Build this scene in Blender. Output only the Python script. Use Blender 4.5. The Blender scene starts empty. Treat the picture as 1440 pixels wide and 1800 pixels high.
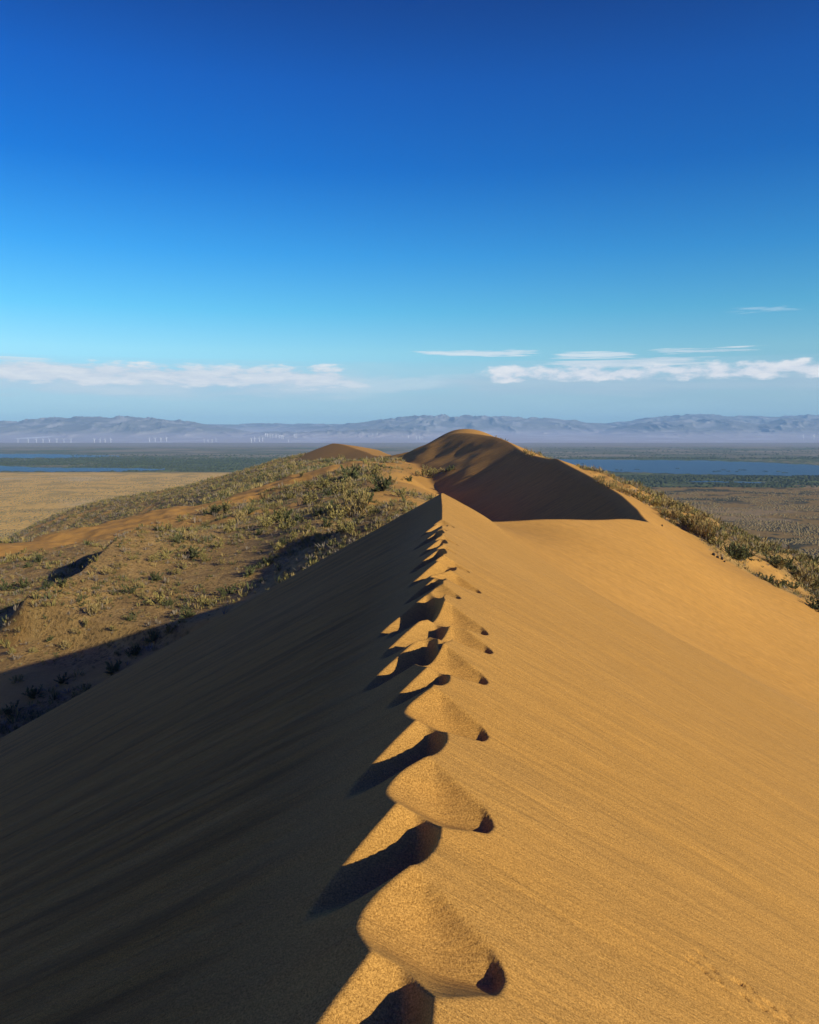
import bpy, math, random
import numpy as np

# ------------------------------------------------------------------ scene, camera, world, sun
scene = bpy.context.scene
COL = scene.collection
R = math.radians
rng = np.random.default_rng(7)
random.seed(7)

F = 1440.0            # focal length in photo pixels
HORIZON = 760.0       # photo row of the horizon

cam_data = bpy.data.cameras.new('camera')
cam_data.sensor_fit = 'VERTICAL'
cam_data.sensor_height = 36.0
cam_data.sensor_width = 36.0 * 1440 / 1800
cam_data.lens = 36.0 * F / 1800
cam_data.shift_y = -(900 - HORIZON) / 1800.0
cam_data.clip_start = 0.1
cam_data.clip_end = 80000
cam = bpy.data.objects.new('camera', cam_data)
COL.objects.link(cam)
cam.location = (0, 0, 0)
cam.rotation_euler = (R(90), 0, 0)
scene.camera = cam

SUN_EL = 20.0         # elevation above the horizon
SUN_AZ = 130.0        # clockwise from the viewing direction (+Y): to the right and behind
S = np.array([math.sin(R(SUN_AZ)) * math.cos(R(SUN_EL)), math.cos(R(SUN_AZ)) * math.cos(R(SUN_EL)), math.sin(R(SUN_EL))])

scene.view_settings.view_transform = 'Standard'
scene.view_settings.look = 'None'
scene.view_settings.exposure = 0.0
scene.view_settings.gamma = 1.0
scene.cycles.volume_bounces = 1
scene.cycles.max_bounces = 6
scene.cycles.diffuse_bounces = 1
scene.cycles.volume_step_rate = 4


class NT:
    """small helper to write node trees"""
    def __init__(self, tree):
        self.t = tree
        self.n = tree.nodes
        self.l = tree.links

    def node(self, kind, **kw):
        n = self.n.new(kind)
        for k, v in kw.items():
            setattr(n, k, v)
        return n

    def put(self, sock, v):
        if isinstance(v, bpy.types.NodeSocket):
            self.l.new(v, sock)
        else:
            sock.default_value = v

    def m(self, op, a, b=0.0, c=None, clamp=False):
        n = self.node('ShaderNodeMath', operation=op, use_clamp=clamp)
        self.put(n.inputs[0], a)
        self.put(n.inputs[1], b)
        if c is not None:
            self.put(n.inputs[2], c)
        return n.outputs[0]

    def mix(self, f, a, b, blend='MIX'):
        n = self.node('ShaderNodeMix', data_type='RGBA', blend_type=blend)
        self.put(n.inputs[0], f)
        self.put(n.inputs[6], a)
        self.put(n.inputs[7], b)
        return n.outputs[2]

    def noise(self, vec, scale, detail=2.0, rough=0.5, dist=0.0):
        n = self.node('ShaderNodeTexNoise')
        if vec is not None:
            self.l.new(vec, n.inputs['Vector'])
        n.inputs['Scale'].default_value = scale
        n.inputs['Detail'].default_value = detail
        n.inputs['Roughness'].default_value = rough
        n.inputs['Distortion'].default_value = dist
        return n.outputs[0]

    def mapr(self, v, a, b, c=0.0, d=1.0, smooth=False):
        n = self.node('ShaderNodeMapRange', interpolation_type='SMOOTHSTEP' if smooth else 'LINEAR')
        self.put(n.inputs[0], v)
        for i, x in enumerate((a, b, c, d)):
            self.put(n.inputs[i + 1], x)
        return n.outputs[0]

    def ramp(self, v, stops, interp='LINEAR'):
        n = self.node('ShaderNodeValToRGB')
        n.color_ramp.interpolation = interp
        e = n.color_ramp.elements
        while len(e) > 1:
            e.remove(e[0])
        e[0].position, e[0].color = stops[0][0], (*stops[0][1], 1)
        for p, c in stops[1:]:
            k = e.new(p)
            k.color = (*c, 1)
        self.put(n.inputs[0], v)
        return n.outputs[0]

    def vec(self, x, y, z):
        n = self.node('ShaderNodeCombineXYZ')
        for i, v in enumerate((x, y, z)):
            self.put(n.inputs[i], v)
        return n.outputs[0]


def lin(r, g, b):
    return tuple(((c / 255) / 12.92 if c / 255 < 0.04045 else ((c / 255 + 0.055) / 1.055) ** 2.4) for c in (r, g, b))


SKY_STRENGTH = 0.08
# tint over the physical sky, by sine of elevation; unseen zenith tuned for shade colour
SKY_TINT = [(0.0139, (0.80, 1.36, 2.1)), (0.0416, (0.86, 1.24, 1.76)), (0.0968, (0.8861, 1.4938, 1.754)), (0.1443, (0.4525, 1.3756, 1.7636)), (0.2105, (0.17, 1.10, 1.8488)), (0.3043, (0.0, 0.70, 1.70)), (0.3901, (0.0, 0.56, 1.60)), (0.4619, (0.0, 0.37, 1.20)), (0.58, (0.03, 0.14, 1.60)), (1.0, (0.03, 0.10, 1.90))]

# az0, az1, v0, v1, azimuth scale, height scale, lo, hi, seed, amount, colour, softness
CLOUDS = [
    (-0.70, 0.80, 0.016, 0.088, 3.0, 18, 0.05, 0.45, 11.3, 0.40, (0.44, 0.66, 0.78), 0.1),
    (-0.75, -0.09, 0.036, 0.080, 6, 40, 0.12, 0.46, 1.3, 0.70, (0.68, 0.77, 0.84), 0.06),
    (-0.75, -0.07, 0.050, 0.084, 22, 90, 0.22, 0.40, 21.7, 0.90, (0.84, 0.87, 0.90), 0.05),
    (-0.60, -0.42, 0.078, 0.084, 9, 300, 0.22, 0.42, 14.2, 0.6, (0.80, 0.86, 0.90), 0.03),
    (-0.15, 0.12, 0.040, 0.076, 9, 60, 0.28, 0.55, 5.9, 0.50, (0.66, 0.76, 0.84), 0.06),
    (0.07, 0.80, 0.040, 0.076, 5, 60, 0.14, 0.50, 17.7, 0.50, (0.52, 0.62, 0.72), 0.05),
    (0.09, 0.80, 0.058, 0.084, 30, 85, 0.22, 0.46, 3.1, 0.90, (0.90, 0.90, 0.92), 0.03),
    (0.18, 0.34, 0.075, 0.091, 11, 240, 0.24, 0.44, 9.4, 0.70, (0.82, 0.86, 0.90), 0.03),
    (0.01, 0.15, 0.090, 0.103, 17, 300, 0.26, 0.46, 2.2, 0.75, (0.82, 0.88, 0.92), 0.03),
    (0.18, 0.27, 0.086, 0.098, 15, 330, 0.26, 0.46, 4.2, 0.75, (0.82, 0.88, 0.92), 0.02),
    (0.29, 0.40, 0.089, 0.099, 18, 360, 0.26, 0.46, 8.4, 0.65, (0.82, 0.88, 0.92), 0.02),
    (0.37, 0.44, 0.133, 0.143, 38, 360, 0.30, 0.50, 6.6, 0.28, (0.78, 0.88, 0.94), 0.02),
]
world = bpy.data.worlds.new('World')
scene.world = world
world.use_nodes = True
W = NT(world.node_tree)
W.n.clear()
sky = W.node('ShaderNodeTexSky', sky_type='NISHITA')
sky.sun_disc = False
sky.sun_elevation = R(SUN_EL)
sky.sun_rotation = R(SUN_AZ)
sky.air_density = 1.0
sky.dust_density = 0.3
sky.ozone_density = 2.0
wtc = W.node('ShaderNodeTexCoord')
wsep = W.node('ShaderNodeSeparateXYZ')
W.l.new(wtc.outputs['Generated'], wsep.inputs[0])
wx, wy, wz = wsep.outputs
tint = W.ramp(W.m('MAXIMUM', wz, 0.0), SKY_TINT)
# low sky out of view recoloured, less cyan, to steer the shade colour
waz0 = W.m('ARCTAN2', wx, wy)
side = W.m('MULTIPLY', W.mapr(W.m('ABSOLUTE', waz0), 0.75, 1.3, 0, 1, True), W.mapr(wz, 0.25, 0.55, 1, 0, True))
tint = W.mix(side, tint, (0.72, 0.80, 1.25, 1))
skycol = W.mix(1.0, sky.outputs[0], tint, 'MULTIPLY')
bg = W.node('ShaderNodeBackground')
bg.inputs[1].default_value = SKY_STRENGTH
wout = W.node('ShaderNodeOutputWorld')
W.l.new(bg.outputs[0], wout.inputs[0])
# distant cloud banks low over the horizon
waz = W.m('ARCTAN2', wx, wy)
wv = W.m('DIVIDE', wz, W.m('SQRT', W.m('ADD', W.m('MULTIPLY', wx, wx), W.m('MULTIPLY', wy, wy))))


def cloud_band(az0, az1, v0, v1, sx, sv, lo, hi, seed, soft=0.05):
    n = W.noise(W.vec(W.m('MULTIPLY', waz, sx), W.m('MULTIPLY', wv, sv), seed), 1.0, 7, 0.62)
    mid, half = (v0 + v1) / 2, (v1 - v0) / 2
    prof = W.m('SUBTRACT', 1.0, W.m('POWER', W.m('ABSOLUTE', W.m('DIVIDE', W.m('SUBTRACT', wv, mid), half)), 2.0), clamp=True)
    maz = W.m('MULTIPLY', W.mapr(waz, az0 - soft, az0 + soft, 0, 1, True), W.mapr(waz, az1 - soft, az1 + soft, 1, 0, True))
    prof = W.m('MULTIPLY', prof, maz)
    d = W.m('MULTIPLY_ADD', prof, 0.30, W.m('SUBTRACT', n, 0.36))
    return W.m('MULTIPLY', W.mapr(d, lo, hi, 0, 1, True), W.mapr(prof, 0.0, 0.15, 0, 1, True)), n


cc = skycol
K = 1.0 / SKY_STRENGTH
for (az0, az1, v0, v1, sx, sv, lo, hi, seed, amt, c, soft) in CLOUDS:
    d, n = cloud_band(az0, az1, v0, v1, sx, sv, lo, hi, seed, soft)
    cloudcol = W.mix(W.mapr(n, 0.40, 0.66), (c[0] * K * 0.80, c[1] * K * 0.86, c[2] * K * 0.94, 1), (c[0] * K * 1.08, c[1] * K * 1.06, c[2] * K * 1.04, 1))
    cc = W.mix(W.m('MULTIPLY', d, amt), cc, cloudcol)
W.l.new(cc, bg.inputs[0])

sun_data = bpy.data.lights.new('sun', 'SUN')
sun_data.energy = 5.0
sun_data.angle = R(0.5)
sun_data.color = (1.0, 0.96, 0.80)
sun = bpy.data.objects.new('sun', sun_data)
COL.objects.link(sun)
from mathutils import Vector
sun.rotation_euler = Vector(S).to_track_quat('Z', 'Y').to_euler()
sun.location = (40, -40, 60)


# ------------------------------------------------------------------ helpers
def P(px, py, Y):
    return ((px - 720.0) / F * Y, Y, -(py - HORIZON) / F * Y)


def _hash(ix, iy, seed):
    h = (ix.astype(np.int64) * 374761393 + iy.astype(np.int64) * 668265263 + seed * 974634541) & 0xFFFFFFFF
    h = ((h ^ (h >> 13)) * 1274126177) & 0xFFFFFFFF
    return (h ^ (h >> 16)) & 0xFFFFFFFF


def perlin(x, y, seed=0):
    x = np.asarray(x, float)
    y = np.asarray(y, float)
    ix = np.floor(x)
    iy = np.floor(y)
    fx, fy = x - ix, y - iy
    u = fx * fx * fx * (fx * (fx * 6 - 15) + 10)
    v = fy * fy * fy * (fy * (fy * 6 - 15) + 10)

    def g(ox, oy):
        a = _hash(ix + ox, iy + oy, seed) * (2 * math.pi / 4294967296.0)
        return np.cos(a) * (fx - ox) + np.sin(a) * (fy - oy)
    return ((g(0, 0) * (1 - u) + g(1, 0) * u) * (1 - v) + (g(0, 1) * (1 - u) + g(1, 1) * u) * v) * 1.5


def fbm(x, y, octaves=4, seed=0, gain=0.5, lac=2.0):
    s = 0
    a = 1.0
    for o in range(octaves):
        s = s + a * perlin(x, y, seed + o * 17)
        x, y = x * lac + 13.7, y * lac + 5.3
        a *= gain
    return s


def ridged(x, y, octaves=5, seed=0, gain=0.5, lac=2.1):
    s = 0
    a = 1.0
    w = 1.0
    for o in range(octaves):
        n = 1 - np.abs(perlin(x, y, seed + o * 31)) * 1.6
        n = np.clip(n, 0, 1) ** 2 * w
        w = np.clip(n * 1.6, 0, 1)
        s = s + a * n
        x, y = x * lac + 3.1, y * lac + 7.7
        a *= gain
    return s


def sstep(a, b, x):
    t = np.clip((x - a) / (b - a), 0, 1)
    return t * t * (3 - 2 * t)


def smax(a, b, k):
    h = np.clip(0.5 + 0.5 * (a - b) / k, 0, 1)
    return b * (1 - h) + a * h + k * h * (1 - h)


def smin(a, b, k):
    return -smax(-a, -b, k)


class TPS:
    def __init__(self, pts, lam=0.0, sc=1.0):
        p = np.array(pts, float)
        self.sc = sc
        self.c = p[:, :2] / sc
        n = len(p)
        d2 = ((self.c[:, None] - self.c[None]) ** 2).sum(-1)
        K = np.where(d2 > 0, 0.5 * d2 * np.log(np.maximum(d2, 1e-12)), 0) + lam * np.eye(n)
        A = np.zeros((n + 3, n + 3))
        A[:n, :n] = K
        A[:n, n] = 1
        A[:n, n + 1:] = self.c
        A[n, :n] = 1
        A[n + 1:, :n] = self.c.T
        self.w = np.linalg.solve(A, np.r_[p[:, 2], 0, 0, 0])

    def __call__(self, x, y):
        sh = np.shape(x)
        q = np.stack([np.ravel(x), np.ravel(y)], 1) / self.sc
        out = np.empty(len(q))
        n = len(self.c)
        for i in range(0, len(q), 100000):
            b = q[i:i + 100000]
            d2 = (b[:, :1] - self.c[None, :, 0]) ** 2 + (b[:, 1:2] - self.c[None, :, 1]) ** 2
            K = 0.5 * d2 * np.log(np.maximum(d2, 1e-12))
            out[i:i + 100000] = K @ self.w[:n] + self.w[n] + b @ self.w[n + 1:]
        return out.reshape(sh)


def grid_mesh(name, X, Y, Z, mats, attrs=None, smooth=True):
    """a rows x cols height sheet as one mesh object"""
    nr, nc = X.shape
    me = bpy.data.meshes.new(name)
    me.vertices.add(nr * nc)
    me.vertices.foreach_set('co', np.stack([X, Y, Z], -1).astype(np.float32).ravel())
    a = (np.arange(nr - 1)[:, None] * nc + np.arange(nc - 1)[None]).ravel()
    quads = np.stack([a, a + 1, a + nc + 1, a + nc], 1).astype(np.int32)
    nf = len(quads)
    me.loops.add(nf * 4)
    me.loops.foreach_set('vertex_index', quads.ravel())
    me.polygons.add(nf)
    me.polygons.foreach_set('loop_start', np.arange(nf, dtype=np.int32) * 4)
    me.polygons.foreach_set('loop_total', np.full(nf, 4, np.int32))
    me.update(calc_edges=True)
    me.polygons.foreach_set('use_smooth', np.full(nf, smooth, bool))
    for k, v in (attrs or {}).items():
        if v.ndim == 3:
            at = me.color_attributes.new(k, 'FLOAT_COLOR', 'POINT')
            at.data.foreach_set('color', np.concatenate([v, np.ones(v.shape[:2] + (1,))], -1).astype(np.float32).ravel())
        else:
            at = me.attributes.new(k, 'FLOAT', 'POINT')
            at.data.foreach_set('value', v.astype(np.float32).ravel())
    for m_ in mats:
        me.materials.append(m_)
    o = bpy.data.objects.new(name, me)
    COL.objects.link(o)
    return o


def tag(o, label, cat, group=None, kind=None):
    o['label'] = label
    o['category'] = cat
    if group:
        o['group'] = group
    if kind:
        o['kind'] = kind
    return o


def new_mat(name, rough=0.95, spec=0.1):
    m_ = bpy.data.materials.new(name)
    m_.use_nodes = True
    t = NT(m_.node_tree)
    b = t.n['Principled BSDF']
    b.inputs['Roughness'].default_value = rough
    b.inputs['Specular IOR Level'].default_value = spec
    return m_, t, b


# ------------------------------------------------------------------ terrain heights
PLAIN = -100.0

# the long crest of the dune, from behind the camera to the far summit
CREST = [(-1.0, -60, -1.2), (-0.6, -30, -1.5), (-0.32, -12, -1.65), (-0.15, -4, -1.65), (-0.10, 0, -1.65), (-0.045, 2.3, -1.65),
         (0.025, 3.5, -1.65), (0.105, 4.6, -1.65), (0.175, 5.6, -1.65), (0.295, 7.5, -1.65), (0.42, 10, -1.65), (0.56, 14, -1.65),
         (0.72, 18, -1.64), (0.86, 21.6, -1.60), (1.05, 23.5, -1.85), (1.5, 27, -2.45), (2.2, 31, -3.05), (3.1, 36, -3.8),
         P(866, 916.5, 39.5), P(925, 914, 41), P(1000, 912.5, 43), P(1070, 913, 46.5), P(1140, 917.5, 51),
         P(1122, 897, 57), P(1092, 870, 65.5), P(1045, 841, 79), P(1010, 823, 91), P(986, 810, 102), P(968, 806.5, 112), P(950, 803, 120),
         P(925, 796, 132), P(904, 783, 148), P(890, 775, 160), P(872, 768, 172), P(845, 763.5, 186), P(815, 761, 200), P(795, 762, 212),
         P(770, 772, 222), P(740, 786, 232), (-2, 250, -8), (-10, 300, -18), (-20, 420, -60)]
_cr = np.array(CREST)
_t = np.r_[0, np.cumsum(np.hypot(np.diff(_cr[:, 0]), np.diff(_cr[:, 1])))]


def catmull(t, tt, vals):
    """monotone-ish cubic through the crest points"""
    m = np.gradient(vals, tt)
    i = np.clip(np.searchsorted(tt, t) - 1, 0, len(tt) - 2)
    h = tt[i + 1] - tt[i]
    s = (t - tt[i]) / h
    return ((2 * s**3 - 3 * s**2 + 1) * vals[i] + (s**3 - 2 * s**2 + s) * h * m[i]
            + (-2 * s**3 + 3 * s**2) * vals[i + 1] + (s**3 - s**2) * h * m[i + 1])


_tf = np.unique(np.r_[np.arange(0, _t[-1], 1.0), np.arange(60, 84, 0.25)])
CRX, CRY = catmull(_tf, _t, _cr[:, 0]), catmull(_tf, _t, _cr[:, 1])

# windward (right-hand, sunlit) body
RIGHT = list(CREST)
for y0 in (-60, -30, -12, -2, 5, 10, 15):
    x0 = np.interp(y0, _cr[:19, 1], _cr[:19, 0])
    for d, dz in ((1.2, 0.66), (3, 1.70), (6, 3.40), (10, 5.60), (16, 8.6), (30, 14.5)):
        RIGHT.append((x0 + d, y0, -1.65 - dz))
RIGHT += [P(865, 917, 21.6), P(940, 981, 21.6), P(1000, 1015, 21.5), P(1130, 1089, 21.3), P(1300, 1180, 21), P(1440, 1256, 21), P(1640, 1360, 21),
          P(1130, 1099, 24.3), P(1000, 1023, 24.5), P(1300, 1193, 24), P(1440, 1270, 24), P(1640, 1380, 24),
          P(940, 975, 31), P(1000, 1005, 31.5), P(1130, 1080, 31.5), P(1300, 1172, 31), P(1440, 1246, 30),
          P(1000, 955, 38), P(1150, 1003, 39.5), P(1300, 1075, 41), P(1440, 1140, 41), P(1600, 1210, 41),
          P(1150, 940, 47), P(1240, 985, 48.5), P(1300, 1005, 51.5), P(1370, 1038, 49.5), P(1440, 1078, 48), P(1600, 1140, 48),
          P(1200, 955, 54), P(1165, 917, 60), P(1125, 884, 68.5), P(1085, 858, 80), P(1040, 834, 92), P(1004, 815, 106),
          P(1440, 1035, 60), P(1330, 985, 63), P(1260, 945, 68), P(1200, 909, 76), P(1150, 880, 86), P(1100, 857, 96),
          P(1440, 1000, 80), P(1380, 978, 84), P(1300, 940, 92), P(1200, 890, 105), P(806, 756.5, 222), P(800, 757, 236),
          (60, 110, -22), (85, 110, -34), (60, 160, -30), (45, 120, -15), (33, 130, -9.5), (28, 160, -6), (26, 200, -5), (45, 200, -22), (70, 220, -45),
          (120, 120, -60), (140, 200, -85), (60, 300, -60), (20, 260, -14), (20, 320, -35), (160, 300, -105), (60, 420, -110), (0, 500, -115),
          (45, 30, -22), (60, 60, -24), (100, 60, -45), (80, 0, -42), (150, 0, -85), (60, -60, -30), (150, 60, -85), (220, 120, -115), (220, 0, -115)]
RT = TPS(RIGHT, sc=20.0)
CRZ = RT(CRX, CRY)
# slip-face steepness along the crest, by Y of the crest
_MLY = [-60, 21, 30, 60, 100, 112, 134, 150, 165, 185, 215, 420]
_MLV = [0.56, 0.56, 0.60, 0.62, 0.60, 0.60, 0.58, 0.46, 0.45, 0.46, 0.46, 0.4]

def Q(px, py, z):
    return P(px, py, -F * z / (py - HORIZON))


LEFT = [(-22, -60, -15), (-40, -60, -20), (-90, -60, -45), (-22, -25, -15), (-22, 8, -14.8), (-40, 0, -19), (-90, 0, -42), (-150, 0, -95), (-13, 24, -13.5),
        (-6, 27, -9.2), (-160, -60, -110), (-170, 60, -112), (-34, 30, -16.5), (-70, 40, -24), (-110, 90, -50),
        Q(0, 1290, -13.2), Q(0, 1230, -12.6), Q(0, 1165, -12.0), Q(0, 1110, -11.6), Q(0, 1050, -11.3), Q(0, 1010, -11.3), Q(0, 975, -11.4), Q(0, 957, -11.4),
        Q(-200, 1290, -15.0), Q(-200, 1165, -13.6), Q(-200, 1050, -13.0), Q(-200, 990, -13.4),
        Q(120, 1225, -12.3), Q(120, 1140, -11.5), Q(120, 1070, -11.0), Q(120, 1010, -10.9), Q(120, 960, -10.9), Q(120, 937, -10.9),
        Q(240, 1160, -11.0), Q(240, 1090, -10.5), Q(240, 1030, -10.2), Q(240, 985, -10.1), Q(240, 945, -10.3), Q(240, 913, -10.5),
        Q(360, 1090, -9.8), Q(360, 1030, -9.5), Q(360, 985, -9.3), Q(360, 945, -9.2), Q(360, 915, -9.4), Q(330, 893, -9.9),
        Q(480, 1020, -8.4), Q(480, 965, -8.2), Q(480, 930, -8.1), Q(480, 900, -8.2), Q(480, 882, -8.4), Q(480, 871, -8.8), Q(480, 852, -8.3), Q(400, 879, -9.1),
        Q(560, 965, -6.7), Q(560, 925, -6.7), Q(560, 890, -6.8), Q(560, 864, -6.9), Q(560, 849, -7.3), Q(540, 834, -7.2),
        Q(640, 925, -5.8), Q(640, 890, -5.9), Q(640, 858, -5.9), Q(620, 842, -6.1), Q(600, 830, -6.5), Q(600, 817, -6.4),
        P(720, 895, 50), P(720, 872, 74), P(725, 852, 100), P(715, 836, 128), P(765, 874, 86), (6.5, 92, -9.0), (7, 78, -9.0), (8, 62, -9.5), (3, 52, -8.8), (12, 72, -11), (11, 92, -12), (8, 110, -12.5), (7, 128, -12),
        (3, 140, -9.5), P(690, 822, 160), P(650, 822, 150), P(690, 812, 195), P(640, 812, 190),
        # beyond the strip the shelf drops away to the plain
        P(480, 856, 170), P(400, 890, 165), P(330, 905, 148), P(240, 944, 132), P(120, 992, 122), P(0, 1035, 114), P(-200, 1090, 112),
        P(560, 814, 250), P(480, 818, 330), P(430, 828, 345), P(330, 855, 370), P(250, 871, 385), P(170, 889, 400), P(100, 965, 420), P(540, 827, 230), P(400, 862, 280), P(300, 888, 300), P(180, 940, 300), P(60, 1030, 280), P(-60, 1090, 260),
        P(640, 815, 260), P(690, 812, 280), P(600, 813, 300), P(600, 806, 380), P(690, 806, 350), P(520, 816, 300),
        (-260, 330, -88), (-200, 250, -62), (-330, 300, -112), (-240, 450, -112), (-120, 560, -112), (-100, 470, -70), (-40, 520, -90), (0, 650, -115),
        (-330, 200, -112), (-250, 120, -110), (-350, 600, -118), (60, 400, -80), (20, 280, -25)]
LT = TPS(LEFT, sc=50.0)

# far dune on the left, a crest of its own
CREST2 = np.array([P(540, 820, 430), P(560, 797, 400), P(575, 785, 375), P(585, 779.5, 345), P(597, 780.5, 325), P(612, 784, 305), P(630, 790, 285), P(645, 795, 265), P(660, 801, 246), P(680, 801.5, 232), P(705, 797, 224), P(730, 791, 222)])
_t2 = np.r_[0, np.cumsum(np.hypot(np.diff(CREST2[:, 0]), np.diff(CREST2[:, 1])))]
_tf2 = np.arange(0, _t2[-1], 1.0)
C2 = np.stack([catmull(_tf2, _t2, CREST2[:, i]) for i in range(3)], 1)


_g = np.array([Q(20, 1135, -11.8), Q(60, 1118, -11.6), Q(130, 1082, -11.0), Q(200, 1022, -10.4), Q(262, 974, -10.1), Q(320, 940, -9.8)])
GULLY = np.stack([np.interp(np.linspace(0, 5, 70), np.arange(6), _g[:, i]) for i in range(2)], 1)


def nearest(x, y, cx, cy):
    sh = x.shape
    xf, yf = x.ravel(), y.ravel()
    idx = np.empty(len(xf), np.int32)
    dd = np.empty(len(xf))
    for i in range(0, len(xf), 40000):
        d2 = (xf[i:i + 40000, None] - cx[None]) ** 2 + (yf[i:i + 40000, None] - cy[None]) ** 2
        j = d2.argmin(1)
        idx[i:i + 40000] = j
        dd[i:i + 40000] = np.sqrt(d2[np.arange(len(j)), j])
    return idx.reshape(sh), dd.reshape(sh)


def seg_dist(x, y, cx, cy):
    """distance to a dense polyline, its fractional parameter and side (+1 = right of the direction of travel)"""
    j, d = nearest(x, y, cx, cy)
    best = np.full(x.shape, 1e18)
    par = np.zeros(x.shape)
    side = np.ones(x.shape)
    for off in (-1, 0):
        k = np.clip(j + off, 0, len(cx) - 2)
        ax, ay = cx[k], cy[k]
        bx, by = cx[k + 1] - ax, cy[k + 1] - ay
        t = np.clip(((x - ax) * bx + (y - ay) * by) / (bx * bx + by * by), 0, 1)
        qx, qy = x - ax - t * bx, y - ay - t * by
        dd = qx * qx + qy * qy
        m = dd < best
        best = np.where(m, dd, best)
        par = np.where(m, k + t, par)
        side = np.where(m, np.where(bx * qy - by * qx < 0, 1.0, -1.0), side)
    return np.sqrt(best), par, side


def crest_x(y):
    return np.interp(y, CRY[:int(np.argmax(CRY > 60))], CRX[:int(np.argmax(CRY > 60))])


# footprints: (Y, side offset, scale, kind)
PRINTS = []
_ys_r = [2.83, 3.91, 5.03, 6.15, 7.15, 7.75, 8.75, 9.75, 10.8, 11.9, 13.0, 14.1, 15.3]
_ys_l = [2.32, 3.40, 4.46, 5.6, 6.7, 7.5, 8.25, 9.2, 10.3, 11.3, 12.4, 13.5, 14.8]
_pr = random.Random(5)
for _i, _y in enumerate(_ys_r):
    PRINTS.append(('R', _y, 0.0 if _i < 3 else _pr.uniform(-.15, .10), 1.0 if _i < 3 else _pr.uniform(.68, 1.22) * (1 if _y < 11 else .75)))
PRINTS += [('L', 6.5, -0.10, 1.2), ('L', 7.3, -0.04, 1.2), ('L', 7.95, -0.14, 1.0)]
for _i, _y in enumerate(_ys_l):
    PRINTS.append(('L', _y, 0.0 if _i < 3 else _pr.uniform(-.16, .06), 1.0 if _i < 3 else _pr.uniform(.7, 1.3) * (1 if _y < 11 else .75)))


def carve(h, x, y):
    """walkers' footprints along the crest"""
    for kind, y0, off, sc in PRINTS:
        x0 = float(crest_x(np.array([y0]))[0])
        zc = float(np.interp(y0, CRY[:90], CRZ[:90]))
        m = (np.abs(y - y0) < 0.9) & (np.abs(x - x0) < 1.3)
        if not m.any():
            continue
        dx = (x[m] - x0 - 0.055 - off) / sc
        dy = (y[m] - y0) / sc
        if kind == 'R':
            s = dy + 0.25 * (dx - .03)
            wide = 0.325 - 0.48 * np.clip(dx - .02, 0, .4)
            wall = np.where(s > 0, 0.24 * (np.abs(s) / wide) ** 2.0, 0.15 * (np.abs(s) / (wide + .03)) ** 1.25)
            e = dx - 0.06
            b = -0.222 - 0.27 * e + 0.17 * np.sqrt(e * e + 0.0016) + 0.9 * np.maximum(0, -dx - .12) ** 2 + wall + 6.0 * np.maximum(0, dx - 0.235) ** 1.6
        else:
            p = -(0.80 * dx + 0.60 * dy)
            q = -0.60 * dx + 0.80 * dy
            b = -0.215 - 0.02 * p + 0.20 * np.abs((q - 0.10) / np.where(q > 0.10, 0.31, 0.26)) ** 1.7 + 5.0 * np.maximum(0, dx + 0.05) ** 1.6
        zb = zc - off * 0.5 * (1 if kind == 'R' else -1) + b * sc
        h[m] = smin(h[m], zb, 0.012)
    return h


def tracks(h, x, y):
    """a small animal's tracks across the lit slope"""
    r = random.Random(8)
    for k in range(34):
        u_ = k / 33
        cx = 1.27 + 0.42 * u_ + r.gauss(0, .035) + (.03 if k % 2 else -.03)
        cy = 3.60 - 0.06 * u_ + (.035 if k % 2 else -.035) + r.gauss(0, .02)
        a = r.uniform(-.9, -.3)
        ln, wd = r.uniform(.012, .026), r.uniform(.007, .010)
        m = (np.abs(x - cx) < .09) & (np.abs(y - cy) < .09)
        if m.any():
            ddx, ddy = x[m] - cx, y[m] - cy
            p, q = ddx * math.cos(a) + ddy * math.sin(a), -ddx * math.sin(a) + ddy * math.cos(a)
            h[m] -= .020 * np.exp(-(p / ln) ** 2 - (q / wd) ** 2)
    return h


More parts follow.
